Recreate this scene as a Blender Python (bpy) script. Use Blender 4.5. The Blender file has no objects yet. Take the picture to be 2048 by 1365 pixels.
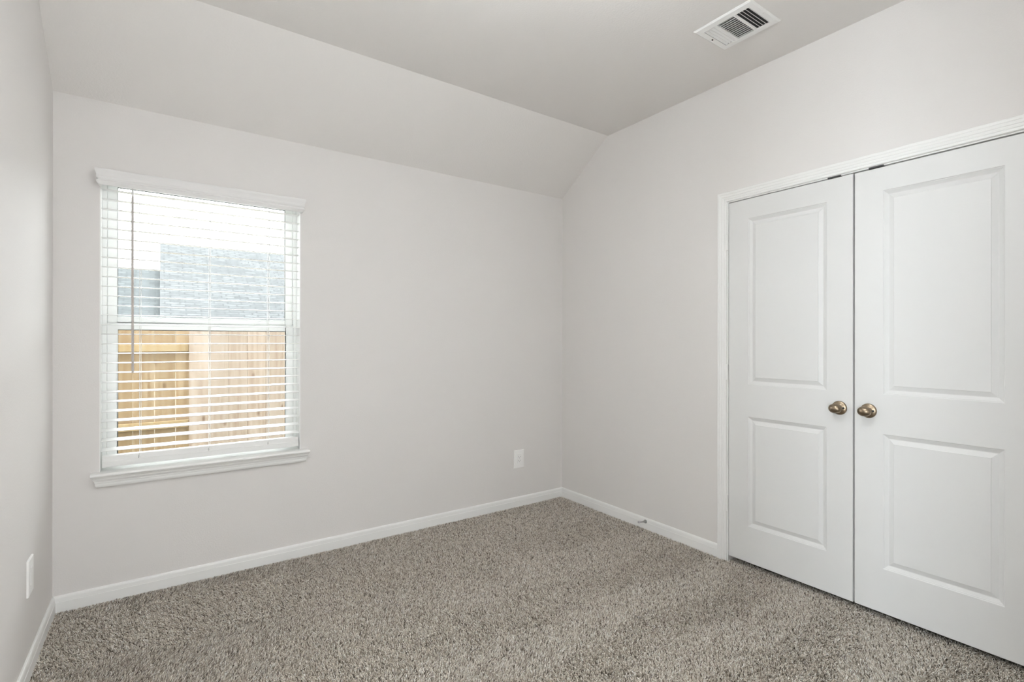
import bpy, math, random
import numpy as np
from mathutils import Vector

# ------------------------------------------------------------------ camera, sky, lights, exposure
SC = bpy.context.scene
C = SC.collection
CAM = (-2.6978, -3.1472, 1.2638)
cam_data = bpy.data.cameras.new('camera')
cam = bpy.data.objects.new('camera', cam_data)
C.objects.link(cam)
cam_data.sensor_fit = 'HORIZONTAL'
cam_data.sensor_width = 36.0
cam_data.lens = 1009.44 * 36.0 / 2048.0
cam_data.clip_start = 0.02
YAW, PITCH, ROLL = 0.6099, 0.0005, 0.0011
fw = Vector((math.sin(YAW) * math.cos(PITCH), math.cos(YAW) * math.cos(PITCH), math.sin(PITCH)))
q = fw.to_track_quat('-Z', 'Y')
cam.rotation_mode = 'QUATERNION'
from mathutils import Quaternion
cam.rotation_quaternion = q @ Quaternion((0, 0, 1), ROLL)
cam.location = CAM
SC.camera = cam

SKY = 13.0          # overcast sky radiance
LAMP = 46.0        # frosted bowl of the ceiling lamp
HALL_FILL = 225.0        # unseen fill light added at the side end of the hallway
FRONT_FILL = 36.0        # unseen fill light added across the hallway, straight behind the bedroom door
w = bpy.data.worlds.new('overcast')
SC.world = w
w.use_nodes = True
bgn = w.node_tree.nodes['Background']
bgn.inputs[0].default_value = (0.95, 0.98, 1.0, 1)
bgn.inputs[1].default_value = SKY
SC.view_settings.view_transform = 'Standard'
SC.view_settings.look = 'None'
SC.view_settings.exposure = 0.02
SC.view_settings.gamma = 1.0
SC.view_settings.use_curve_mapping = False
SC.cycles.max_bounces = 16
SC.cycles.diffuse_bounces = 9
SC.cycles.transparent_max_bounces = 24


def area(name, loc, rot, sx, sy, power, col):
    l = bpy.data.lights.new(name, 'AREA')
    l.shape = 'RECTANGLE'
    l.size, l.size_y = sx, sy
    l.energy = power
    l.color = col
    o = bpy.data.objects.new(name, l)
    o.location = loc
    o.rotation_euler = rot
    C.objects.link(o)
    return o


# added fill lights in the hallway, reaching in through the doorway behind the camera
area('hallway_fill_side', (-4.55, -3.93, 1.25), (0, math.radians(-90), 0), 2.2, 0.9, HALL_FILL, (0.86, 0.95, 1.0))
area('hallway_fill_front', (-2.75, -4.49, 1.2), (math.radians(90), 0, 0), 1.7, 2.3, FRONT_FILL, (0.9, 0.96, 1.0))
# daylight portal of the window
po = area('window_portal', (-2.476, 0.19, 1.36), (math.radians(-90), 0, 0), 0.95, 1.5, 1, (1, 1, 1))
po.data.cycles.is_portal = True

# ------------------------------------------------------------------ dimensions
L = 3.1044            # window wall length
YB = -3.25            # back wall (with the doorway the camera looks in from)
HC = 2.773            # flat ceiling
H1 = 2.427            # where the sloped ceiling meets the window wall
SA = 0.514            # depth of the slope
WT = 0.16             # outer wall thickness
WX0, WX1, WZ0, WZ1 = -2.935, -2.017, 0.612, 2.08   # window opening
DY0, DY1, DZ = -1.470, -2.7555, 2.0665             # closet opening between jamb faces

# ------------------------------------------------------------------ helpers


def tag(o, label=None, cat=None, group=None, kind=None):
    if label: o['label'] = label
    if cat: o['category'] = cat
    if group: o['group'] = group
    if kind: o['kind'] = kind
    return o


def thing(name, loc, label, cat, group=None):
    o = bpy.data.objects.new(name, None)
    o.empty_display_size = 0.05
    o.location = loc
    C.objects.link(o)
    return tag(o, label, cat, group)


def wloc(o):
    v = Vector((0, 0, 0))
    while o is not None:
        v += Vector(o.location)
        o = o.parent
    return v


class MB:
    def __init__(self):
        self.v, self.f, self.m = [], [], []
        self.mi = 0

    def add(self, vs, fs):
        b = len(self.v)
        self.v += [tuple(x) for x in vs]
        self.f += [tuple(b + i for i in f) for f in fs]
        self.m += [self.mi] * len(fs)

    def box(self, x0, x1, y0, y1, z0, z1):
        x0, x1 = min(x0, x1), max(x0, x1)
        y0, y1 = min(y0, y1), max(y0, y1)
        z0, z1 = min(z0, z1), max(z0, z1)
        self.add([(x0, y0, z0), (x1, y0, z0), (x1, y1, z0), (x0, y1, z0),
                  (x0, y0, z1), (x1, y0, z1), (x1, y1, z1), (x0, y1, z1)],
                 [(0, 3, 2, 1), (4, 5, 6, 7), (0, 1, 5, 4), (1, 2, 6, 5), (2, 3, 7, 6), (3, 0, 4, 7)])

    def prism(self, poly, fn, d0, d1):
        """poly: 2-D outline; fn(u, v, d) -> 3-D point"""
        n = len(poly)
        vs = [fn(u, v, d0) for u, v in poly] + [fn(u, v, d1) for u, v in poly]
        fs = [tuple(range(n))[::-1], tuple(range(n, 2 * n))]
        fs += [(i, (i + 1) % n, n + (i + 1) % n, n + i) for i in range(n)]
        self.add(vs, fs)

    def sweep(self, path, normal, prof, caps=True):
        """profile (a along the side vector, b along the fixed normal) along a mitred polyline"""
        P = [Vector(p) for p in path]
        N = Vector(normal).normalized()
        n = len(prof)
        vs = []
        for i, p in enumerate(P):
            ts = []
            if i > 0: ts.append((P[i] - P[i - 1]).normalized())
            if i < len(P) - 1: ts.append((P[i + 1] - P[i]).normalized())
            ss = [t.cross(N) for t in ts]
            if len(ss) == 2:
                s = (ss[0] + ss[1]).normalized()
                s = s / max(0.2, s.dot(ss[0]))
            else:
                s = ss[0]
            vs += [p + s * a + N * b for a, b in prof]
        fs = []
        for i in range(len(P) - 1):
            for j in range(n):
                k = (j + 1) % n
                fs.append((i * n + j, i * n + k, (i + 1) * n + k, (i + 1) * n + j))
        if caps:
            fs.append(tuple(range(n))[::-1])
            e = (len(P) - 1) * n
            fs.append(tuple(range(e, e + n)))
        self.add(vs, fs)

    def tube(self, pts, r, seg=10):
        P = [Vector(p) for p in pts]
        rs = r if isinstance(r, (list, tuple)) else [r] * len(P)
        vs, fs = [], []
        for i, p in enumerate(P):
            t = (P[min(i + 1, len(P) - 1)] - P[max(i - 1, 0)]).normalized()
            a = t.orthogonal().normalized() if i == 0 else (a - t * a.dot(t)).normalized()
            b = t.cross(a)
            for k in range(seg):
                th = 2 * math.pi * k / seg
                vs.append(p + (a * math.cos(th) + b * math.sin(th)) * rs[i])
        for i in range(len(P) - 1):
            for k in range(seg):
                k2 = (k + 1) % seg
                fs.append((i * seg + k, i * seg + k2, (i + 1) * seg + k2, (i + 1) * seg + k))
        fs.append(tuple(range(seg))[::-1])
        e = (len(P) - 1) * seg
        fs.append(tuple(range(e, e + seg)))
        self.add(vs, fs)

    def lathe(self, prof, fn, seg=32):
        """prof: (radius, height); fn(x, y, h) -> 3-D"""
        vs, fs = [], []
        for r, h in prof:
            for k in range(seg):
                th = 2 * math.pi * k / seg
                vs.append(fn(r * math.cos(th), r * math.sin(th), h))
        for i in range(len(prof) - 1):
            for k in range(seg):
                k2 = (k + 1) % seg
                fs.append((i * seg + k, i * seg + k2, (i + 1) * seg + k2, (i + 1) * seg + k))
        fs.append(tuple(range(seg))[::-1])
        e = (len(prof) - 1) * seg
        fs.append(tuple(range(e, e + seg)))
        self.add(vs, fs)

    def slab_hole(self, u, v, d0, d1, fn, holes):
        """slab over the grid lines u x v with the cells in holes left out"""
        nu, nv = len(u) - 1, len(v) - 1
        solid = lambda i, j: 0 <= i < nu and 0 <= j < nv and (i, j) not in holes
        for i in range(nu):
            for j in range(nv):
                if not solid(i, j): continue
                a, b, c, e = (u[i], v[j]), (u[i + 1], v[j]), (u[i + 1], v[j + 1]), (u[i], v[j + 1])
                self.add([fn(*t, d0) for t in (a, b, c, e)], [(0, 1, 2, 3)])
                self.add([fn(*t, d1) for t in (a, b, c, e)], [(3, 2, 1, 0)])
                for (p, r_, di, dj) in ((a, b, 0, -1), (b, c, 1, 0), (c, e, 0, 1), (e, a, -1, 0)):
                    if not solid(i + di, j + dj):
                        self.add([fn(*p, d0), fn(*r_, d0), fn(*r_, d1), fn(*p, d1)], [(3, 2, 1, 0)])

    def build(self, name, mat, parent=None, smooth=False, bevel=0.0, seg=2, weld=True, angle=35):
        o0 = wloc(parent) if parent else Vector((0, 0, 0))
        me = bpy.data.meshes.new(name)
        me.from_pydata([tuple(Vector(p) - o0) for p in self.v], [], self.f)
        mats = mat if isinstance(mat, (list, tuple)) else [mat]
        for m in mats: me.materials.append(m)
        if len(mats) > 1: me.polygons.foreach_set('material_index', self.m)
        import bmesh
        bm = bmesh.new()
        bm.from_mesh(me)
        if weld: bmesh.ops.remove_doubles(bm, verts=bm.verts, dist=1e-5)
        bmesh.ops.recalc_face_normals(bm, faces=bm.faces)
        bm.to_mesh(me)
        bm.free()
        o = bpy.data.objects.new(name, me)
        C.objects.link(o)
        if parent: o.parent = parent
        if smooth:
            me.polygons.foreach_set('use_smooth', [True] * len(me.polygons))
            me.set_sharp_from_angle(angle=math.radians(angle))
        if bevel:
            b = o.modifiers.new('bevel', 'BEVEL')
            b.width, b.segments, b.limit_method = bevel, seg, 'ANGLE'
            b.angle_limit = math.radians(40)
            b.harden_normals = False
        return o


def ident(x, y, z): return (x, y, z)

# ------------------------------------------------------------------ materials


def new_mat(name):
    m = bpy.data.materials.new(name)
    m.use_nodes = True
    nt = m.node_tree
    return m, nt, nt.nodes['Principled BSDF']


def plain(name, col, rough=0.5, metal=0.0, spec=0.5, bump=None):
    m, nt, b = new_mat(name)
    b.inputs['Base Color'].default_value = (*col, 1)
    b.inputs['Roughness'].default_value = rough
    b.inputs['Metallic'].default_value = metal
    b.inputs['Specular IOR Level'].default_value = spec
    if bump:
        scale, strength, dist = bump
        tc = nt.nodes.new('ShaderNodeTexCoord')
        n = nt.nodes.new('ShaderNodeTexNoise')
        n.inputs['Scale'].default_value = scale
        n.inputs['Detail'].default_value = 3
        bp_ = nt.nodes.new('ShaderNodeBump')
        bp_.inputs['Strength'].default_value = strength
        bp_.inputs['Distance'].default_value = dist
        nt.links.new(tc.outputs['Object'], n.inputs['Vector'])
        nt.links.new(n.outputs['Fac'], bp_.inputs['Height'])
        nt.links.new(bp_.outputs['Normal'], b.inputs['Normal'])
    return m


M = {}
M['wall'] = plain('greige_paint', (0.735, 0.715, 0.702), 0.75, spec=0.25, bump=(150, 0.22, 0.002))
M['ceiling'] = plain('ceiling_paint_lifted', (0.765, 0.745, 0.727), 0.85, spec=0.2, bump=(110, 0.40, 0.002))  # wall paint lightened, colour makes up for weak bounce light overhead
M['trim'] = plain('white_trim_paint', (0.835, 0.835, 0.825), 0.38, spec=0.4)
M['door'] = plain('white_door_paint', (0.71, 0.71, 0.705), 0.42, spec=0.4, bump=(260, 0.05, 0.001))
M['vinyl'] = plain('white_vinyl', (0.87, 0.88, 0.87), 0.35, spec=0.45)
M['valance'] = plain('toned_white_valance', (0.78, 0.775, 0.77), 0.45, spec=0.35)  # plain white toned down, its shade is put into the colour
M['slat'] = plain('white_blind_slat', (0.78, 0.78, 0.77), 0.4, spec=0.4)
M['cord'] = plain('white_cord', (0.80, 0.80, 0.79), 0.8)
M['wand'] = plain('grey_wand', (0.52, 0.48, 0.46), 0.35)
M['gasket'] = plain('dark_gasket', (0.09, 0.095, 0.09), 0.6)
M['plastic'] = plain('white_plastic', (0.90, 0.895, 0.885), 0.35)
M['slot'] = plain('slot_dark', (0.10, 0.095, 0.09), 0.7)
M['bronze'] = plain('antique_nickel', (0.29, 0.228, 0.162), 0.33, metal=1.0)
M['hole'] = plain('dark_hole', (0.02, 0.018, 0.015), 0.6)
M['steel'] = plain('dull_steel', (0.38, 0.38, 0.38), 0.35, metal=1.0)
M['steel_and_notch_shade'] = plain('dark_steel_and_notch', (0.05, 0.05, 0.05), 0.5, metal=0.4)  # steel of the lever; on the catch strips the dark is notch shade
M['duct_dark_sheet'] = plain('duct_shade', (0.035, 0.035, 0.034), 0.8)
M['vent'] = plain('vent_enamel', (0.86, 0.86, 0.85), 0.45)
M['carpet_base'] = plain('carpet_backing', (0.30, 0.265, 0.225), 1.0, spec=0.0)
M['closet'] = plain('closet_paint', (0.5, 0.49, 0.47), 0.8)
M['ground'] = plain('outdoor_soil_and_grass', (0.16, 0.17, 0.09), 1.0, bump=(20, 0.5, 0.02))
M['siding'] = plain('house_wall', (0.55, 0.50, 0.44), 0.9)


def glass_mat():
    m = bpy.data.materials.new('window_glass')
    m.use_nodes = True
    nt = m.node_tree
    nt.nodes.clear()
    o = nt.nodes.new('ShaderNodeOutputMaterial')
    mx = nt.nodes.new('ShaderNodeMixShader')
    fr = nt.nodes.new('ShaderNodeFresnel')
    fr.inputs['IOR'].default_value = 1.16
    t = nt.nodes.new('ShaderNodeBsdfTransparent')
    t.inputs[0].default_value = (0.96, 0.975, 0.97, 1)
    g = nt.nodes.new('ShaderNodeBsdfGlossy')
    g.inputs['Roughness'].default_value = 0.09
    nt.links.new(fr.outputs[0], mx.inputs[0])
    nt.links.new(t.outputs[0], mx.inputs[1])
    nt.links.new(g.outputs[0], mx.inputs[2])
    nt.links.new(mx.outputs[0], o.inputs[0])
    return m


M['glass'] = glass_mat()


def emit_mat(name, col, s):
    m, nt, b = new_mat(name)
    b.inputs['Base Color'].default_value = (0.8, 0.8, 0.8, 1)
    b.inputs['Emission Color'].default_value = (*col, 1)
    b.inputs['Emission Strength'].default_value = s
    return m


def ramp(nt, stops, interp='LINEAR'):
    r = nt.nodes.new('ShaderNodeValToRGB')
    r.color_ramp.interpolation = interp
    e = r.color_ramp.elements
    while len(e) < len(stops): e.new(0.5)
    for k, (p, c) in enumerate(stops):
        e[k].position = p
        e[k].color = (*c, 1)
    return r


def pile_mat():
    m, nt, b = new_mat('carpet_yarn')
    a = nt.nodes.new('ShaderNodeAttribute')
    a.attribute_name = 'tint'
    r = ramp(nt, [(0.0, (0.10, 0.083, 0.066)), (0.18, (0.28, 0.236, 0.19)), (0.45, (0.62, 0.555, 0.475)),
                  (0.75, (0.86, 0.80, 0.725)), (1.0, (0.95, 0.925, 0.885))])
    nt.links.new(a.outputs['Fac'], r.inputs[0])
    nt.links.new(r.outputs[0], b.inputs['Base Color'])
    b.inputs['Roughness'].default_value = 0.9
    b.inputs['Specular IOR Level'].default_value = 0.15
    return m


M['pile'] = pile_mat()


def wood_mat(name, c0, c1, c2):
    m, nt, b = new_mat(name)
    N, K = nt.nodes.new, nt.links.new
    tc = N('ShaderNodeTexCoord')
    geo = N('ShaderNodeNewGeometry')
    mp = N('ShaderNodeMapping')
    mp.inputs['Scale'].default_value = (26, 26, 1.6)
    off = N('ShaderNodeVectorMath')
    off.operation = 'MULTIPLY_ADD'
    cmb = N('ShaderNodeCombineXYZ')
    for i in range(3): K(geo.outputs['Random Per Island'], cmb.inputs[i])
    off.inputs[1].default_value = (7, 3, 11)
    K(cmb.outputs[0], off.inputs[0])
    K(tc.outputs['Object'], off.inputs[2])
    K(off.outputs[0], mp.inputs[0])
    n = N('ShaderNodeTexNoise')
    n.inputs['Scale'].default_value = 1.0
    n.inputs['Detail'].default_value = 5
    n.inputs['Distortion'].default_value = 0.6
    K(mp.outputs[0], n.inputs['Vector'])
    r = ramp(nt, [(0.30, c0), (0.50, c1), (0.72, c2)])
    K(n.outputs['Fac'], r.inputs[0])
    # knots
    vo = N('ShaderNodeTexVoronoi')
    vo.inputs['Scale'].default_value = 1.0
    mp2 = N('ShaderNodeMapping')
    mp2.inputs['Scale'].default_value = (7, 7, 3.6)
    K(off.outputs[0], mp2.inputs[0])
    K(mp2.outputs[0], vo.inputs['Vector'])
    kr = ramp(nt, [(0.05, (0.45, 0.36, 0.28)), (0.13, (1, 1, 1))])
    K(vo.outputs['Distance'], kr.inputs[0])
    mul = N('ShaderNodeMixRGB')
    mul.blend_type = 'MULTIPLY'
    mul.inputs[0].default_value = 0.75
    K(r.outputs[0], mul.inputs[1])
    K(kr.outputs[0], mul.inputs[2])
    # board to board
    hv = N('ShaderNodeHueSaturation')
    mr = N('ShaderNodeMapRange')
    mr.inputs[3].default_value = 0.86
    mr.inputs[4].default_value = 1.10
    K(geo.outputs['Random Per Island'], mr.inputs[0])
    K(mr.outputs[0], hv.inputs['Value'])
    K(mul.outputs[0], hv.inputs['Color'])
    K(hv.outputs[0], b.inputs['Base Color'])
    b.inputs['Roughness'].default_value = 0.85
    b.inputs['Specular IOR Level'].default_value = 0.15
    return m


M['picket_pale'] = wood_mat('pale_pine', (0.193, 0.142, 0.109), (0.255, 0.206, 0.164), (0.292, 0.247, 0.210))
M['picket_warm'] = wood_mat('golden_pine', (0.172, 0.112, 0.060), (0.220, 0.159, 0.095), (0.254, 0.194, 0.129))
M['rail_wood'] = wood_mat('yellow_lumber', (0.208, 0.138, 0.067), (0.246, 0.181, 0.100), (0.269, 0.212, 0.131))
M['nail'] = plain('nail_head', (0.16, 0.13, 0.11), 0.6)


def shingle_mat(name, dark, light):
    m, nt, b = new_mat(name)
    N, K = nt.nodes.new, nt.links.new
    tc = N('ShaderNodeTexCoord')
    mp = N('ShaderNodeMapping')
    sep = N('ShaderNodeSeparateXYZ')
    cmb = N('ShaderNodeCombineXYZ')
    K(tc.outputs['Object'], sep.inputs[0])
    K(sep.outputs['X'], cmb.inputs[0])
    mz = N('ShaderNodeMath'); mz.operation = 'MULTIPLY'; mz.inputs[1].default_value = 2.05
    K(sep.outputs['Z'], mz.inputs[0])
    K(mz.outputs[0], cmb.inputs[1])
    br = N('ShaderNodeTexBrick')
    br.offset = 0.37
    br.inputs['Scale'].default_value = 1.0
    br.inputs['Brick Width'].default_value = 0.22
    br.inputs['Row Height'].default_value = 0.085
    br.inputs['Mortar Size'].default_value = 0.012
    br.inputs['Bias'].default_value = 0.0
    br.inputs['Color1'].default_value = (*dark, 1)
    br.inputs['Color2'].default_value = (*light, 1)
    br.inputs['Mortar'].default_value = (dark[0] * .7, dark[1] * .7, dark[2] * .7, 1)
    K(cmb.outputs[0], br.inputs['Vector'])
    n = N('ShaderNodeTexNoise')
    n.inputs['Scale'].default_value = 9
    n.inputs['Detail'].default_value = 4
    K(tc.outputs['Object'], n.inputs['Vector'])
    mx = N('ShaderNodeMixRGB')
    mx.blend_type = 'OVERLAY'
    mx.inputs[0].default_value = 0.5
    K(br.outputs['Color'], mx.inputs[1])
    K(n.outputs['Fac'], mx.inputs[2])
    K(mx.outputs[0], b.inputs['Base Color'])
    b.inputs['Roughness'].default_value = 0.95
    return m


M['shingle'] = shingle_mat('grey_shingles', (0.034, 0.0365, 0.0375), (0.054, 0.057, 0.058))
M['shingle_shaded'] = shingle_mat('shaded_grey_shingles', (0.026, 0.0305, 0.0315), (0.040, 0.045, 0.0455))  # same shingles, shading of the wing put into a darker colour

# ------------------------------------------------------------------ room shell
# window wall (y = 0), seen from inside; hole for the window
b = MB()
b.slab_hole([-L - 3.0, WX0, WX1, 3.0], [-0.6, WZ0, WZ1, 3.4], 0.0, WT, lambda u, v, d: (u, d, v), {(1, 1)})
tag(b.build('wall_back', M['wall']), kind='structure')
# closet wall (x = 0) with the opening of the double door
WR = 0.115
b = MB()
b.slab_hole([0.0, DY0 + 0.018, DY1 - 0.018, YB - 0.2], [-0.05, DZ + 0.018, 3.2], 0.0, WR, lambda u, v, d: (d, u, v), {(1, 0)})
tag(b.build('wall_right', M['wall']), kind='structure')
b = MB()
b.box(-L - 0.12, -L, YB - 0.2, 0.0, -0.05, 3.2)
tag(b.build('wall_left', M['wall']), kind='structure')
# wall behind the camera with the bedroom doorway
FX0, FX1, FZ = -2.935, -2.155, 2.06
b = MB()
b.slab_hole([-L - 0.6, FX0, FX1, 0.6], [-0.05, FZ, 3.2], YB, YB - 0.115, lambda u, v, d: (u, d, v), {(1, 0)})
tag(b.build('wall_front', M['wall']), kind='structure')
# ceiling: flat part and the slope down to the window wall, one continuous board
b = MB()
prof = [(0.16, H1 - 0.16 * (HC - H1) / SA), (-SA, HC), (YB - 0.2, HC), (YB - 0.2, HC + 0.14), (-SA, HC + 0.14), (0.16, HC + 0.14)]
b.prism(prof, lambda u, v, d: (d, u, v), -L - 0.12, 0.115)
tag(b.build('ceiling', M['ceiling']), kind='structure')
b = MB()
b.box(-4.7, 0.8, YB - 1.3, 0.0, -0.10, -0.011)
tag(b.build('floor', M['carpet_base']), kind='structure')
# closet behind the double door
b = MB()
b.box(0.80, 0.86, -3.0, -1.2, -0.05, 2.5)
b.box(WR, 0.80, -1.26, -1.2, -0.05, 2.5)
b.box(WR, 0.80, -3.0, -2.94, -0.05, 2.5)
b.box(WR, 0.86, -3.0, -1.2, 2.44, 2.5)
tag(b.build('wall_closet', M['closet']), kind='structure')
# hallway outside the bedroom door
b = MB()
b.box(-4.70, -4.60, YB - 1.35, YB - 0.0, -0.05, 2.6)
b.box(-1.60, -1.50, YB - 1.35, YB - 0.115, -0.05, 2.6)
b.box(-4.70, -1.50, YB - 1.35, YB - 1.25, -0.05, 2.6)
b.box(-4.70, -L - 0.12, YB - 0.115, YB, -0.05, 2.6)
tag(b.build('wall_hallway', M['wall']), kind='structure')
b = MB()
b.box(-4.70, -1.50, YB - 1.35, YB - 0.115, 2.44, 2.6)
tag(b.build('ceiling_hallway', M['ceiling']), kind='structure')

# baseboards
HB = 0.0725


def base_prof(h):
    # a: out from the wall (negative side handled by the path), b: up
    return [(0, -0.011), (0.0125, -0.011), (0.0125, h * 0.60), (0.0112, h * 0.62), (0.0112, h * 0.655), (0.0108, h * 0.70),
            (0.0098, h * 0.86), (0.0075, h * 0.95), (0.004, h), (0, h)]


def baseboard(name, p0, p1):
    b = MB()
    b.sweep([p0, p1], (0, 0, 1), base_prof(HB))
    tag(b.build(name, M['trim']), kind='structure')


baseboard('baseboard_back', (-L, 0, 0), (0, 0, 0))
baseboard('baseboard_right', (0, 0, 0), (0, -1.4095, 0))
baseboard('baseboard_left', (-L, YB, 0), (-L, 0, 0))
baseboard('baseboard_front', (0, YB, 0), (FX1 + 0.06, YB, 0))

# ------------------------------------------------------------------ closet door casing, jamb
CAS = [(0, 0), (0, 0.0080), (0.003, 0.0105), (0.009, 0.0108), (0.0105, 0.0098), (0.0125, 0.0100), (0.0145, 0.0122), (0.022, 0.0135), (0.0235, 0.0125), (0.0255, 0.0127),
       (0.0275, 0.0147), (0.036, 0.0160), (0.0375, 0.0150), (0.0395, 0.0152), (0.0415, 0.0167), (0.0490, 0.0170), (0.0525, 0.0160), (0.0545, 0.0130), (0.0545, 0)]


def casing(b, path, n):
    b.sweep(path, n, [(-a, h) for a, h in CAS])


t = thing('trim_1', (0, -1.46, 0), None, None)
tag(t, kind='structure')
b = MB()
ci = 0.006
casing(b, [(0, DY0 + ci, -0.01), (0, DY0 + ci, DZ + ci), (0, DY1 - ci, DZ + ci), (0, DY1 - ci, -0.01)], (-1, 0, 0))
b.build('casing', M['trim'], t)
b = MB()
b.box(0.0003, WR, DY0, DY0 + 0.018, -0.01, DZ + 0.018)
b.box(0.0003, WR, DY1 - 0.018, DY1, -0.01, DZ + 0.018)
b.box(0.0003, WR, DY0, DY1, DZ, DZ + 0.018)
b.box(0.045, 0.08, DY0, DY1, DZ - 0.011, DZ)       # stop behind the leaves
b.build('jamb', M['trim'], t)
for yc in (-2.029, -2.2045):  # dark strips painted in place of the shaded catch notches
    b = MB()
    b.box(-0.0005, 0.03, yc - 0.030, yc + 0.030, DZ - 0.0035, DZ + 0.0045)
    b.build('catch_notch_shade_strip', M['steel_and_notch_shade'], t, bevel=0.001)

# bedroom doorway behind the camera: casing and jamb
t = thing('trim_2', (FX0, YB, 0), None, None)
tag(t, kind='structure')
b = MB()
casing(b, [(FX1 + 0.004, YB, -0.01), (FX1 + 0.004, YB, FZ + 0.004), (FX0 - 0.004, YB, FZ + 0.004), (FX0 - 0.004, YB, -0.01)], (0, 1, 0))
b.build('casing', M['trim'], t)
b = MB()
b.box(FX0 - 0.001, FX0 + 0.017, YB - 0.115, YB - 0.0003, -0.01, FZ)
b.box(FX1 - 0.017, FX1 + 0.001, YB - 0.115, YB - 0.0003, -0.01, FZ)
b.box(FX0, FX1, YB - 0.115, YB - 0.0003, FZ - 0.017, FZ + 0.001)
b.build('jamb', M['trim'], t)

# ------------------------------------------------------------------ closet door leaves
DF = 0.002            # leaf face, behind the wall plane
RINGS = [(0.000, 0.0), (0.0035, 0.0028), (0.0055, 0.0030), (0.0075, 0.0048), (0.0190, 0.0112), (0.0215, 0.0112), (0.0400, 0.0042), (0.0412, 0.0024)]


def leaf(name, yh, yl, zt, label_side):
    """yh: hinge edge, yl: lock edge"""
    z0 = 0.027
    t = thing(name, (DF, yh, z0), None, None)
    tag(t, kind='structure')
    ya, yb = max(yh, yl), min(yh, yl)
    p0, p1 = ya - 0.1165, yb + 0.1145 if yh > yl else yb + 0.1165
    if yh < yl: p0 = ya - 0.1145
    pans = [(0.229, 0.843), (1.023, 1.953)]
    U = [ya, p0, p1, yb]
    V = [z0, pans[0][0], pans[0][1], pans[1][0], pans[1][1], zt]
    b = MB()
    e = 0.0018
    # outer face with rounded arris
    for i in range(3):
        for j in range(5):
            if i == 1 and j in (1, 3): continue
            u0 = U[i] - (e if i == 0 else 0); u1 = U[i + 1] + (e if i == 2 else 0)
            v0 = V[j] + (e if j == 0 else 0); v1 = V[j + 1] - (e if j == 4 else 0)
            b.add([(DF, u0, v0), (DF, u1, v0), (DF, u1, v1), (DF, u0, v1)], [(0, 1, 2, 3)])
    o = [(ya, z0), (yb, z0), (yb, zt), (ya, zt)]
    n_ = [(ya - e, z0 + e), (yb + e, z0 + e), (yb + e, zt - e), (ya - e, zt - e)]
    for k in range(4):
        k2 = (k + 1) % 4
        b.add([(DF, *n_[k]), (DF + e, *o[k]), (DF + e, *o[k2]), (DF, *n_[k2])], [(0, 1, 2, 3)])
        b.add([(DF + e, *o[k]), (DF + 0.035, *o[k]), (DF + 0.035, *o[k2]), (DF + e, *o[k2])], [(0, 1, 2, 3)])
    b.add([(DF + 0.035, *o[k]) for k in range(4)], [(3, 2, 1, 0)])
    for (v0, v1) in pans:
        prev = None
        for ins, dp in RINGS:
            r = [(DF + dp, p0 - ins, v0 + ins), (DF + dp, p1 + ins, v0 + ins), (DF + dp, p1 + ins, v1 - ins), (DF + dp, p0 - ins, v1 - ins)]
            if prev:
                for k in range(4):
                    k2 = (k + 1) % 4
                    b.add([prev[k], prev[k2], r[k2], r[k]], [(0, 1, 2, 3)])
            prev = r
        b.add(prev, [(0, 1, 2, 3)])
    b.build('door_leaf', M['door'], t)
    # hinges: painted knuckles at the jamb
    s = 1 if yh > yl else -1
    for (a0, a1) in ((0.284, 0.375), (1.0415, 1.1295), (1.791, 1.879)):
        yk = yh + s * 0.0065
        b = MB()
        n = 3
        for k in range(n):
            c0 = a0 + (a1 - a0) * k / n + (0.0004 if k else 0)
            c1 = a0 + (a1 - a0) * (k + 1) / n
            b.tube([(-0.0062, yk, c0), (-0.0062, yk, c1)], 0.0068, 14)
        b.tube([(-0.0062, yk, a1), (-0.0062, yk, a1 + 0.002), (-0.0062, yk, a1 + 0.0035)], [0.0055, 0.0055, 0.002], 14)
        b.box(-0.005, DF + 0.001, yk - 0.0012, yk + 0.0012, a0, a1)
        b.build('hinge', M['trim'], t, smooth=True)
    return t


def knob(t, y, z):
    k = bpy.data.objects.new('door_knob', None)
    k.empty_display_size = 0.03
    k.parent = t
    k.location = Vector((DF, y, z)) - wloc(t)
    C.objects.link(k)
    ax = lambda a, c, h: (DF - h, y + a, z + c)
    b = MB()
    b.lathe([(0.0335, -0.0005), (0.0335, 0.0025), (0.0325, 0.0050), (0.0300, 0.0068), (0.0240, 0.0088), (0.0165, 0.0115), (0.0135, 0.0160),
             (0.0125, 0.0230), (0.0125, 0.034)], ax, 40)
    b.build('rose', M['bronze'], k, smooth=True, angle=50)
    # egg, long axis level and parallel to the door
    b = MB()
    nu, nv = 36, 22
    vs, fs = [], []
    for i in range(nv + 1):
        ph = -math.pi / 2 + math.pi * i / nv
        for j in range(nu):
            th = 2 * math.pi * j / nu
            r = math.cos(ph) ** 0.85
            a = 0.0275 * math.sin(ph)
            fat = 1.0
            vs.append((DF - 0.0490 - 0.0195 * r * math.cos(th) * fat, y + a, z + 0.0225 * r * math.sin(th) * fat))
    for i in range(nv):
        for j in range(nu):
            j2 = (j + 1) % nu
            fs.append((i * nu + j, i * nu + j2, (i + 1) * nu + j2, (i + 1) * nu + j))
    b.add(vs, fs)
    b.build('knob_grip', M['bronze'], k, smooth=True, angle=180)
    b = MB()
    pc = Vector((DF - 0.0085, y - 0.021, z + 0.001))
    nrm = Vector((-1, -0.28, 0)).normalized()
    b.tube([pc - nrm * 0.002, pc + nrm * 0.0022], 0.0050, 16)
    o = b.build('pin_hole', M['hole'], k, smooth=True)
    o['label'] = 'dark round release hole'


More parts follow.
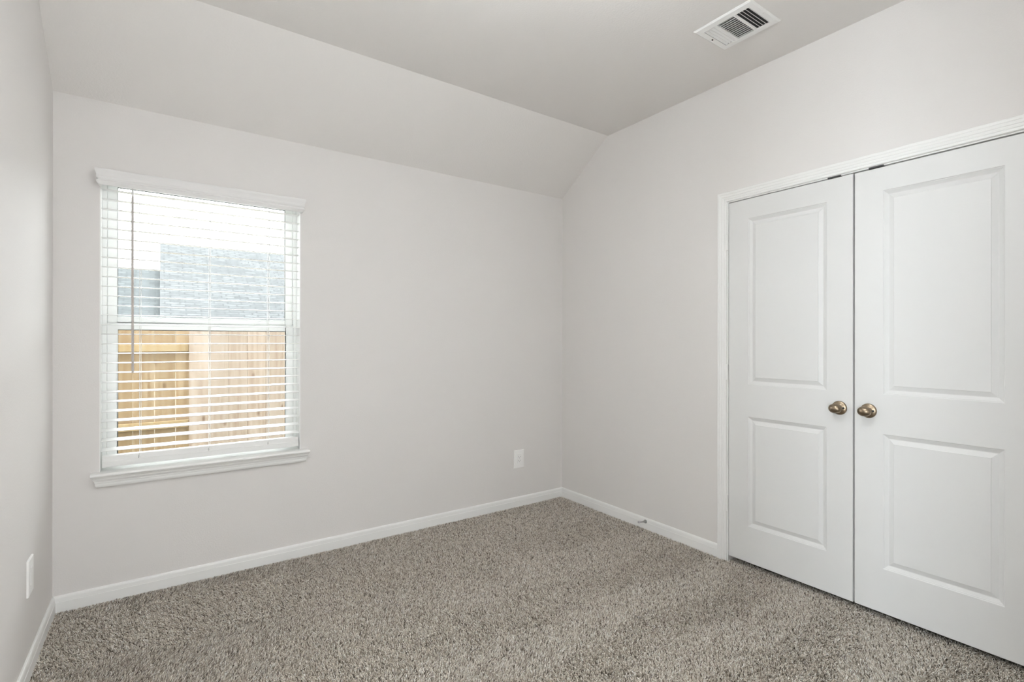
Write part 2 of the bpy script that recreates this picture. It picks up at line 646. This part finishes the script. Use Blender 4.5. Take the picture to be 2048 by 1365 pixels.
d1 = leaf('door_1', -1.4725, -2.1095, 2.0625, 0)
knob(d1, -2.052, 0.943)
d2 = leaf('door_2', -2.7525, -2.1165, 2.0610, 1)
knob(d2, -2.1745, 0.943)

# ------------------------------------------------------------------ window
t = thing('window_1', (-2.476, 0.0, WZ0), None, None)
tag(t, kind='structure')
e = 0.0035
FY = 0.088     # room face of the vinyl frame
b = MB()       # painted lining of the reveal
b.box(WX0, WX0 + e, 0.0002, FY + 0.01, WZ0, WZ1)
b.box(WX1 - e, WX1, 0.0002, FY + 0.01, WZ0, WZ1)
b.box(WX0, WX1, 0.0002, FY + 0.01, WZ1 - e, WZ1)
b.build('reveal_lining', M['trim'], t)


def rect_frame(b, x0, x1, z0, z1, wl, wr, wb, wt, y0, y1):
    b.box(x0, x0 + wl, y0, y1, z0, z1)
    b.box(x1 - wr, x1, y0, y1, z0, z1)
    b.box(x0 + wl, x1 - wr, y0, y1, z0, z0 + wb)
    b.box(x0 + wl, x1 - wr, y0, y1, z1 - wt, z1)


X0, X1 = WX0 + e, WX1 - e
b = MB()
rect_frame(b, X0, X1, WZ0, WZ1 - e, 0.018, 0.018, 0.026, 0.012, FY, WT - 0.002)
b.build('window_frame', M['vinyl'], t, bevel=0.0015)
XA, XB = X0 + 0.0185, X1 - 0.0185
# upper sash, in the outer track
u = bpy.data.objects.new('upper_sash', None); u.parent = t; u.location = (0, 0.12, 1.2); C.objects.link(u)
b = MB()
rect_frame(b, XA, XB, 1.345, 2.068, 0.040, 0.040, 0.043, 0.020, 0.116, 0.140)
b.build('sash_frame', M['vinyl'], u, bevel=0.002)
b = MB()
rect_frame(b, XA + 0.0395, XB - 0.0395, 1.3875, 2.0485, 0.003, 0.003, 0.0012, 0.0035, 0.119, 0.125)
b.build('gasket', M['gasket'], u)
b = MB()
b.box(XA + 0.039, XB - 0.039, 0.1245, 0.1285, 1.387, 2.049)
b.build('glass_pane', M['glass'], u)
# lower sash, in the inner track
l = bpy.data.objects.new('lower_sash', None); l.parent = t; l.location = (0, 0.1, 0.05); C.objects.link(l)
b = MB()
rect_frame(b, XA, XB, WZ0 + 0.0265, 1.3575, 0.0415, 0.0415, 0.038, 0.036, 0.0915, 0.1155)
b.box(XA + 0.01, XB - 0.01, 0.088, 0.0915, 1.350, 1.3545)
b.build('sash_frame', M['vinyl'], l, bevel=0.002)
b = MB()
rect_frame(b, XA + 0.041, XB - 0.041, WZ0 + 0.0645, 1.322, 0.0035, 0.0035, 0.001, 0.0045, 0.096, 0.102)
b.build('gasket', M['gasket'], l)
b = MB()
b.box(XA + 0.041, XB - 0.041, 0.1015, 0.1055, WZ0 + 0.063, 1.324)
b.build('glass_pane', M['glass'], l)
for xc in (-2.745, -2.215):
    b = MB()
    s = 0.036
    pts = [(-s, 0), (s, 0), (s, 0.006), (s * 0.7, 0.012), (s * 0.55, 0.021), (s * 0.35, 0.022), (-s * 0.4, 0.013), (-s * 0.85, 0.005)]
    b.prism(pts, lambda a, c, d: (xc + a, d, 1.3575 + c), 0.096, 0.113)
    b.build('sash_lock', M['vinyl'], t, bevel=0.0015)

# stool and apron
b = MB()
SX0, SX1 = -2.9665, -1.9735
zt, zb = 0.627, 0.610
nose = [(0.0, zb), (-0.046, zb), (-0.0505, zb + 0.0025), (-0.053, zb + 0.0085), (-0.0505, zt - 0.0025), (-0.046, zt), (0.0, zt)]
b.prism(nose, lambda u_, v_, d: (d, u_, v_), SX0, SX1)
b.box(WX0 + e, WX1 - e, -0.001, FY + 0.004, zb, zt)
b.build('window_stool', M['trim'], t, bevel=0.0015)
b = MB()
ap = [(0.0, 0.6098), (0.030, 0.6098), (0.030, 0.604), (0.0275, 0.601), (0.0275, 0.5965), (0.0255, 0.592), (0.0225, 0.588), (0.0205, 0.5835),
      (0.0205, 0.580), (0.0185, 0.577), (0.0175, 0.566), (0.0150, 0.559), (0.0115, 0.5555), (0.0, 0.5555)]
ax0, ax1 = -2.9315, -2.0055
b.sweep([(ax0, 0.0, 0), (ax0, -0.004, 0), (ax1, -0.004, 0), (ax1, 0.0, 0)], (0, 0, 1), ap)
b.build('apron', M['trim'], t)

# ------------------------------------------------------------------ window blind
bl = thing('window_blind', (-2.476, 0.03, 2.02),
           'white horizontal slat blind with crown valance, slats open, in the window', 'blind')
BX0, BX1 = -2.929, -2.0225
b = MB()   # valance: profiled, mitred returns to the wall
vp = [(0.000, 2.0135), (0.0085, 2.0130), (0.0120, 2.0155), (0.0155, 2.0205), (0.0190, 2.0270), (0.0180, 2.0310), (0.0140, 2.0340), (0.0125, 2.0370),
      (0.0135, 2.0400), (0.0175, 2.0440), (0.0185, 2.0500), (0.0178, 2.0540), (0.0175, 2.0580), (0.0190, 2.0630), (0.0215, 2.0700),
      (0.0238, 2.0760), (0.0240, 2.0820), (0.0222, 2.0868), (0.0185, 2.0885), (0.000, 2.0885)]
vx0, vx1 = -2.9265, -2.0235
b.sweep([(vx0, 0.0, 0), (vx0, -0.036, 0), (vx1, -0.036, 0), (vx1, 0.0, 0)], (0, 0, 1), vp)
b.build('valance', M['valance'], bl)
b = MB()
b.box(BX0, BX1, 0.006, 0.060, 2.037, 2.074)
b.build('headrail', M['slat'], bl, bevel=0.002)
YC = 0.032
ZS = [2.0065 - 0.04735 * k for k in range(28)]
proto = {}
for k, zs in enumerate(ZS):
    tilt = math.radians(2.0 if zs > 1.2 else 2.0 + 8.0 * min(1.0, (1.2 - zs) / 0.45))
    if not proto:
        b = MB()
        W2 = 0.025
        # gently crowned slat, 3 mm thick, rounded long edges
        top = [(-W2 + 0.0008, 0.0008), (-0.012, 0.0021), (0, 0.0026), (0.012, 0.0021), (W2 - 0.0008, 0.0008)]
        bot = [(W2, -0.0004), (W2 - 0.0008, -0.0016), (0.012, -0.0007), (0, -0.0002), (-0.012, -0.0007), (-W2 + 0.0008, -0.0016), (-W2, -0.0004)]
        hw = (BX1 - BX0) / 2
        b.prism(top + bot, lambda u_, v_, d: (-2.476 + d, 0.03 + u_, 2.02 + v_), -hw, hw)
        s = b.build('slat', M['slat'], bl)
        proto['s'] = s
    else:
        s = proto['s'].copy()
        C.objects.link(s)
        s.parent = bl
    jit = 0.0012 * math.sin(k * 2.3)
    s.location = ((BX0 + BX1) / 2 + 2.476 + jit * 0.6, YC - 0.03, zs - 2.02)
    s.rotation_euler = (tilt, 0, 0)      # room edge dips
# bottom rail, turned a little towards the room
b = MB()
rp = [(-0.0265, -0.018), (-0.010, -0.0275), (0.0235, -0.0275), (0.0265, 0.004), (0.0230, 0.0095), (-0.0190, 0.0095), (-0.0235, 0.007)]
rp = [(-0.0240, -0.0270), (-0.0215, -0.0285), (0.0235, -0.0285), (0.0245, 0.0225), (0.0225, 0.0245), (-0.0160, 0.0245), (-0.0195, 0.0225), (-0.0225, 0.0000), (-0.0240, -0.0020)]
b.prism(rp, lambda u_, v_, d: (d, YC + u_, 0.674 + v_), BX0 + 0.003, BX1 - 0.003)
b.build('bottom_rail', M['slat'], bl, bevel=0.0012)
for xc in (-2.779, -2.4765, -2.1865):
    yf, yr = YC - 0.0262, YC + 0.0262
    b = MB()
    for yy in (yf, yr):
        b.tube([(xc - 0.0, yy, 0.69), (xc, yy, 2.04)], 0.00085, 6)
    b.build('ladder_cord', M['cord'], bl)
    b = MB()
    b.tube([(xc + 0.006, YC, 0.69), (xc + 0.006, YC, 2.04)], 0.0009, 6)
    b.build('lift_cord', M['cord'], bl)
    b = MB()
    b.lathe([(0.0042, 0), (0.0042, 0.0015), (0.002, 0.003)], lambda a, c, h: (xc + a, YC - 0.0222 - h, 0.682 + c), 12)
    b.build('cord_button', M['cord'], bl, smooth=True)
    b = MB()
    b.tube([(xc - 0.0015, YC - 0.0232, 0.6895), (xc - 0.0045, YC - 0.0252, 0.684), (xc - 0.005, YC - 0.0250, 0.677), (xc - 0.003, YC - 0.0235, 0.6735)], 0.0007, 6)
    b.build('cord_loop', M['slot'], bl)
b = MB()
wx, wy = -2.8075, -0.012
b.tube([(wx, wy, 1.985), (wx, wy, 1.975), (wx, wy, 1.60), (wx + 0.0015, wy, 1.112), (wx + 0.0015, wy, 1.105)], [0.004, 0.0052, 0.0052, 0.0058, 0.0050], 6)
wd = b.build('tilt_wand', M['wand'], bl)
wd['label'] = 'long grey tilt wand'
b = MB()
b.tube([(wx, 0.006, 2.045), (wx, -0.008, 2.035), (wx, wy, 2.015), (wx, wy, 1.985)], [0.003, 0.004, 0.0045, 0.0048], 8)
b.build('wand_hook', M['cord'], bl, smooth=True)

# ------------------------------------------------------------------ outlets


def wall_plate(name, c, axis, label, cat, slots):
    """axis 'y': on the window wall facing -y; 'x': on the left wall facing +x"""
    if axis == 'y': fn = lambda a, h, d: (c[0] + a, -d, c[2] + h)
    else: fn = lambda a, h, d: (c[0] + d, c[1] + a, c[2] + h)
    t = thing(name, c, label, cat)
    b = MB()
    W2, H2 = 0.0455, 0.068
    o1 = [(-W2, -H2), (W2, -H2), (W2, H2), (-W2, H2)]
    i1 = [(x * 0.955, z * 0.97) for x, z in o1]
    rw, rh = 0.0168, 0.0335
    hl = [(-rw, -rh), (rw, -rh), (rw, rh), (-rw, rh)]
    lv = [(o1, 0.0), (o1, 0.0045), (i1, 0.0068), (hl, 0.0072), (hl, 0.0040)]
    for (p, d0), (q_, d1) in zip(lv[:-1], lv[1:]):
        for k in range(4):
            k2 = (k + 1) % 4
            b.add([fn(*p[k], d0), fn(*p[k2], d0), fn(*q_[k2], d1), fn(*q_[k], d1)], [(0, 1, 2, 3)])
    b.build('cover_plate', M['plastic'], t)
    b = MB()
    g = 0.0008
    prof = [(-rw + g, -rh + g), (rw - g, -rh + g), (rw - g, rh - g), (-rw + g, rh - g)]
    b.prism(prof, fn, 0.0030, 0.0092)
    r = b.build('receptacle', M['plastic'], t, bevel=0.0012)
    if slots:
        for zc in (0.0145, -0.0145):
            for (a, h, w_, hh) in ((-0.0065, 0.004, 0.0009, 0.0042), (0.0065, 0.004, 0.0011, 0.0036)):
                b = MB()
                b.prism([(a - w_, zc + h - hh), (a + w_, zc + h - hh), (a + w_, zc + h + hh), (a - w_, zc + h + hh)], fn, 0.0060, 0.00945)
                b.build('slot', M['slot'], r)
            b = MB()
            b.lathe([(0.0023, 0.006), (0.0023, 0.00945)], lambda x, y, h: fn(x, zc - 0.0065 + y, h), 14)
            b.build('ground_hole', M['slot'], r)
    for h in (0.0485, -0.0485):
        b = MB()
        b.lathe([(0.0032, 0.0062), (0.0032, 0.0076), (0.0022, 0.0084)], lambda x, y, d: fn(x, h + y, d), 14)
        b.build('screw', M['plastic'], t, smooth=True)


wall_plate('electrical_outlet', (-0.434, 0, 0.3605), 'y', 'white electrical outlet with two sockets, on the window wall near the room corner', 'outlet', True)
wall_plate('wall_plate', (-L, -0.515, 0.3665), 'x', 'white wall plate with a plain rectangular insert, low on the side wall by the window', 'wall plate', False)

# ------------------------------------------------------------------ door stop on the baseboard
ds = thing('door_stop', (-0.0125, -0.875, 0.047), 'small grey metal door stop screwed to the baseboard beside the closet', 'door stop')
fnx = lambda a, c, h: (-0.0115 - h, -0.875 + a, 0.050 + c + 0.009 * h / 0.07)
b = MB()
b.lathe([(0.0125, 0.0), (0.0125, 0.002), (0.0105, 0.005), (0.0072, 0.012), (0.0052, 0.022), (0.0045, 0.04), (0.0045, 0.060)], fnx, 24)
b.build('stop_body', M['steel'], ds, smooth=True)
b = MB()
b.lathe([(0.0062, 0.0585), (0.0066, 0.062), (0.0064, 0.071), (0.0045, 0.0735)], fnx, 20)
tp = b.build('bumper_tip', plain('pale_rubber', (0.45, 0.44, 0.46), 0.6), ds, smooth=True)
tp['label'] = 'pale grey rubber tip'

# ------------------------------------------------------------------ ceiling register
VX0, VX1, VY0, VY1 = -0.567, -0.3085, -1.929, -1.638
cv = thing('ceiling_vent', (-0.438, -1.783, HC), 'white louvered air vent in the ceiling, louvers in three directions', 'air vent')
ix0, ix1, iy0, iy1 = VX0 + 0.037, VX1 - 0.037, VY0 + 0.030, VY1 - 0.034
b = MB()
lo = HC - 0.0085
o_ = [(VX0, VY0), (VX1, VY0), (VX1, VY1), (VX0, VY1)]
o2 = [(VX0 + 0.007, VY0 + 0.007), (VX1 - 0.007, VY0 + 0.007), (VX1 - 0.007, VY1 - 0.007), (VX0 + 0.007, VY1 - 0.007)]
i_ = [(ix0, iy0), (ix1, iy0), (ix1, iy1), (ix0, iy1)]
lv = [(o_, HC), (o_, HC - 0.0025), (o2, lo + 0.001), (i_, lo), (i_, HC - 0.001)]
for (p, d0), (q_, d1) in zip(lv[:-1], lv[1:]):
    for k in range(4):
        k2 = (k + 1) % 4
        b.add([(*p[k], d0), (*p[k2], d0), (*q_[k2], d1), (*q_[k], d1)], [(0, 1, 2, 3)])
b.build('face_plate', M['vent'], cv)
b = MB()    # dark sheet above the louvers, the duct's shade put into its colour
b.slab_hole([ix0 - 0.004, ix0, ix1, ix1 + 0.004], [iy0 - 0.004, iy0, iy1, iy1 + 0.004], HC - 0.0035, HC + 0.0, lambda u_, v_, d: (u_, v_, d), {(1, 1)})
b.add([(ix0, iy0, HC - 0.0006), (ix1, iy0, HC - 0.0006), (ix1, iy1, HC - 0.0006), (ix0, iy1, HC - 0.0006)], [(0, 1, 2, 3)])
b.build('duct_shade_sheet', M['duct_dark_sheet'], cv)


def louver(p0, p1, lean, depth=0.0068, th=0.0009):
    """blade from p0 to p1 (x, y); lean: horizontal shift (x, y) of its lower edge"""
    b = MB()
    z1, z0 = HC - 0.0012, HC - 0.0012 - depth
    d = Vector((p1[0] - p0[0], p1[1] - p0[1], 0)).normalized()
    n = Vector((-d.y, d.x, 0)) * th * 0.5
    vs = []
    for (x, y) in (p0, p1):
        T = Vector((x - lean[0] / 2, y - lean[1] / 2, z1))
        B = Vector((x + lean[0] / 2, y + lean[1] / 2, z0))
        vs += [T + n, T - n, B - n, B + n]
    b.add(vs, [(0, 1, 2, 3), (7, 6, 5, 4), (0, 4, 5, 1), (1, 5, 6, 2), (2, 6, 7, 3), (3, 7, 4, 0)])
    b.build('louver', M['vent'], cv)


ys1, ys2 = iy1 - 0.064, iy0 + 0.072
b = MB()
for yy in (ys1, ys2):
    b.box(ix0, ix1, yy - 0.004, yy + 0.004, lo, HC - 0.001)
b.build('divider', M['vent'], cv)
for k in range(4):        # end blades throwing towards the window: closed as seen from the door
    y = iy1 - 0.0075 - k * 0.0155
    louver((ix0, y), (ix1, y), (0, 0.0088))
for k in range(12):
    x = ix0 + 0.0085 + k * (ix1 - ix0 - 0.017) / 11
    louver((x, ys1 - 0.004), (x, ys2 + 0.004), (-0.003, 0))
for k in range(5):        # open towards the door
    y = iy0 + 0.0055 + k * 0.0148
    louver((ix0, y), (ix1, y), (0, -0.0085))
b = MB()
b.box(-0.4505, -0.4435, iy1 + 0.008, iy1 + 0.0125, lo - 0.004, lo + 0.001)
o = b.build('damper_lever', M['steel_and_notch_shade'], cv)
for (x, y) in ((-0.438, iy1 + 0.018), (-0.438, iy0 - 0.017)):
    b = MB()
    b.lathe([(0.0042, 0), (0.0040, 0.0012), (0.002, 0.0024)], lambda a, c, h: (x + a, y + c, lo + 0.0003 - h), 14)
    b.build('screw', M['plastic'], cv, smooth=True)

# ------------------------------------------------------------------ ceiling lamp, just above the frame
LX, LY = -1.75, -2.20
RD = 0.265     # length of the down rod
cl = thing('ceiling_lamp', (LX, LY, HC), 'round frosted glass bowl lamp hanging on a short rod from the ceiling', 'lamp')
b = MB()
b.lathe([(0.070, 0.0), (0.075, 0.004), (0.070, 0.018), (0.020, 0.026), (0.009, 0.032), (0.009, RD + 0.02)], lambda a, c, h: (LX + a, LY + c, HC - h), 40)
b.build('lamp_canopy', M['steel'], cl, smooth=True)
b = MB()
b.lathe([(0.012, 0.100), (0.090, 0.102), (0.150, 0.110), (0.170, 0.128), (0.172, 0.150), (0.160, 0.185), (0.130, 0.218), (0.085, 0.240), (0.040, 0.250), (0.008, 0.252)],
        lambda a, c, h: (LX + a, LY + c, HC - RD + 0.1 - h), 48)
b.build('glass_bowl', emit_mat('frosted_bowl_lit', (0.945, 0.985, 1.0), LAMP), cl, smooth=True, angle=180)
b = MB()
b.lathe([(0.012, 0.251), (0.012, 0.256), (0.007, 0.266), (0.002, 0.270)], lambda a, c, h: (LX + a, LY + c, HC - RD + 0.1 - h), 20)
b.build('finial', M['steel'], cl, smooth=True)

# ------------------------------------------------------------------ outdoors
b = MB()
b.box(-30, 30, WT, 40, -0.9, -0.42)
tag(b.build('ground', M['ground']), kind='structure')

FYR = 1.640     # room-side face of the section with its boards towards the house
FTOP = 1.405


def fence(name, x0, x1, yb, pitch, xs, mat, rails, rail_y, label, nails=None):
    t = thing(name, ((x0 + x1) / 2, yb, -0.42), label, 'fence')
    b = MB()
    rnd = random.Random(name)
    k = math.floor((x0 - xs) / pitch)
    while True:
        a = xs + k * pitch
        k += 1
        if a >= x1 - 0.02: break
        c0, c1 = max(a, x0) + rnd.uniform(0.0003, 0.0011), min(a + pitch, x1) - rnd.uniform(0.0003, 0.0011)
        if c1 - c0 < 0.02: continue
        top = FTOP + rnd.uniform(-0.006, 0.006)
        b.box(c0, c1, yb, yb + 0.015, -0.40, top)
        if nails:
            b.mi = 1
            for zn in nails:
                for f in (0.3, 0.72):
                    xn = c0 + (c1 - c0) * f + rnd.uniform(-0.01, 0.01)
                    zz = zn + rnd.uniform(-0.008, 0.008)
                    b.lathe([(0.0030, 0), (0.0030, 0.0012)], lambda p, q2, h: (xn + p, yb - h, zz + q2), 8)
            b.mi = 0
    b.build('picket_panel', [mat, M['nail']], t)
    for z in rails:
        b = MB()
        b.box(x0 + 0.015, x1 - 0.013, rail_y[0], rail_y[1], z - 0.045, z + 0.010)
        b.build('rail', M['rail_wood'], t, bevel=0.003)
    return t


fence('wooden_fence', -2.503, 3.2, FYR, 0.1395, -2.503, M['picket_pale'], (-0.09, 0.60, 1.225), (FYR + 0.015, FYR + 0.053),
      'pale wooden fence section outside the window, smooth boards towards the house', nails=(1.229, 0.606))
fence('wooden_fence', -5.2, -2.49, FYR + 0.062, 0.1375, -2.728, M['picket_warm'], (0.01, 0.620, 1.225), (FYR + 0.022, FYR + 0.062),
      'golden wooden fence section outside the window, horizontal rails towards the house')

# neighbouring house: gabled main roof and a lower wing
nh = thing('neighbor_house', (-1.0, 8.5, -0.42), 'neighboring house with grey shingle roofs beyond the fence', 'house')


def gable(name, mat, x0, x1, ye, ze, yr, zr, th=0.12):
    s = (zr - ze) / (yr - ye)
    ye2 = ye - 0.9
    ze2 = ze - 0.9 * s
    yb_ = 2 * yr - ye2
    b = MB()
    b.prism([(ye2, ze2), (yr, zr), (yb_, ze2), (yb_, ze2 - th), (yr, zr - th * 1.3), (ye2, ze2 - th)], lambda u_, v_, d: (d, u_, v_), x0, x1)
    b.build(name, mat, nh)
    b = MB()
    b.prism([(ye2 + 0.35, ze2 + 0.35 * s - th * 1.2), (yr, zr - th * 1.4), (yb_ - 0.35, ze2 + 0.35 * s - th * 1.2), (yb_ - 0.35, -0.42), (ye2 + 0.35, -0.42)],
            lambda u_, v_, d: (d, u_, v_), x0 + 0.15, x1 - 0.05)
    b.build('house_wall', M['siding'], nh)


gable('main_roof', M['shingle'], -2.69, 9.0, 7.0, 1.677, 10.0, 3.365)
gable('wing_roof', M['shingle_shaded'], -9.0, -2.60, 7.0, 1.55, 9.0, 2.675)

# ------------------------------------------------------------------ carpet pile
rng = np.random.default_rng(7)
PX = 0.0055
xs = np.arange(-L + 0.008, 0.06, PX)
ys = np.arange(-2.95, -0.006, PX)
gx, gy = np.meshgrid(xs, ys)
gx, gy = gx.ravel(), gy.ravel()
n = gx.size
gx = gx + rng.uniform(-0.5, 0.5, n) * PX
gy = gy + rng.uniform(-0.5, 0.5, n) * PX
keep = (gx < -0.004) | ((gy < DY0 - 0.006) & (gy > DY1 + 0.006))
keep &= (gx > -L + 0.010) & (gy < -0.010)
gx, gy = gx[keep], gy[keep]
n = gx.size


def field(seed, fx, fy, x, y):
    r = np.random.default_rng(seed)
    f = 0
    for k in range(7):
        a, ph = r.uniform(0, 2 * math.pi, 2)
        s = r.uniform(0.6, 1.6)
        f = f + np.sin(s * (fx * np.cos(a) * x + fy * np.sin(a) * y) + ph)
    return f / 3.0


# vacuum strokes: bands running along x, alternately laid towards and away from the closet
wob = 0.035 * field(3, 5, 5, gx, gy) + 0.02 * field(4, 16, 16, gx, gy)
bands = np.array([-0.05, -0.42, -0.80, -1.10, -1.36, -1.60, -1.80, -2.02, -2.25, -2.50, -3.2])
slant = 0.16 * (gx + 1.0) * np.clip((gy + 1.6) / 1.2, 0, 1)
bi = np.digitize(gy + wob + slant, bands[::-1])
soft = np.clip(0.75 + 0.5 * field(9, 4, 4, gx, gy), 0.1, 1.3)
lay = np.where(bi % 2 == 0, 1.2, -1.0) * soft
az = rng.uniform(0, 2 * math.pi, n)
lean = rng.uniform(0.3, 1.0, n)
h = 0.0112 * rng.uniform(0.72, 1.22, n) * (1 + 0.10 * field(21, 9, 9, gx, gy)) * np.where(lay > 0, 0.93, 1.05)
hx = np.cos(az) * lean * 0.0062 + lay * 0.0050
hy = np.sin(az) * lean * 0.0062 + 0.0034 * lay
rad = 0.00165 * rng.uniform(0.75, 1.25, n)
# crimp: the yarn swings out to one side on its way up and hooks over at the end
sw = rng.uniform(-0.0036, 0.0036, n)
sx, sy = -np.sin(az) * sw, np.cos(az) * sw
root = np.stack([gx, gy, np.full(n, -0.0115)], 1)
m1 = root + np.stack([hx * 0.22 + sx, hy * 0.22 + sy, h * 0.50], 1)
m2 = root + np.stack([hx * 0.70 - sx * 0.3, hy * 0.70 - sy * 0.3, h * 0.94], 1)
tip = root + np.stack([hx * 1.25 - sx, hy * 1.25 - sy, h * rng.uniform(0.82, 1.12, n)], 1)
# keep yarn out of the walls and baseboards
for p in (m1, m2, tip):
    p[:, 0] = np.clip(p[:, 0], -L + 0.0125, np.where(gx < -0.004, -0.010, 0.08))
    p[:, 1] = np.clip(p[:, 1], -5, -0.0105)
ang = rng.uniform(0, 2 * math.pi, n)
V = np.zeros((n, 10, 3))
for k in range(3):
    a = ang + k * 2 * math.pi / 3
    off = np.stack([np.cos(a), np.sin(a), np.zeros(n)], 1) * rad[:, None]
    V[:, k] = root + off * 0.9
    V[:, 3 + k] = m1 + off
    V[:, 6 + k] = m2 + off * 0.95 + np.stack([np.zeros(n), np.zeros(n), np.cos(a) * rad * 0.5], 1)
V[:, 9] = tip
tri = []
for k in range(3):
    k2 = (k + 1) % 3
    for r0 in (0, 3):
        tri += [(r0 + k, r0 + k2, r0 + 3 + k2), (r0 + k, r0 + 3 + k2, r0 + 3 + k)]
    tri += [(6 + k, 6 + k2, 9)]
tri = np.array(tri)
F = (np.arange(n)[:, None, None] * 10 + tri[None]).reshape(-1)
nf = n * len(tri)
me = bpy.data.meshes.new('carpet_pile')
me.vertices.add(n * 10)
me.vertices.foreach_set('co', V.reshape(-1).astype(np.float32))
me.loops.add(nf * 3)
me.loops.foreach_set('vertex_index', F.astype(np.int32))
me.polygons.add(nf)
me.polygons.foreach_set('loop_start', (np.arange(nf) * 3).astype(np.int32))
me.polygons.foreach_set('loop_total', np.full(nf, 3, np.int32))
me.polygons.foreach_set('use_smooth', np.ones(nf, bool))
me.update(calc_edges=True)
at = me.attributes.new('tint', 'FLOAT', 'POINT')
tint = np.clip(rng.normal(0.56, 0.27, n), 0, 1)
at.data.foreach_set('value', np.repeat(tint, 10).astype(np.float32))
me.materials.append(M['pile'])
cp = bpy.data.objects.new('carpet_pile', me)
C.objects.link(cp)
tag(cp, 'speckled taupe cut pile of the wall to wall carpet', 'carpet', kind='stuff')
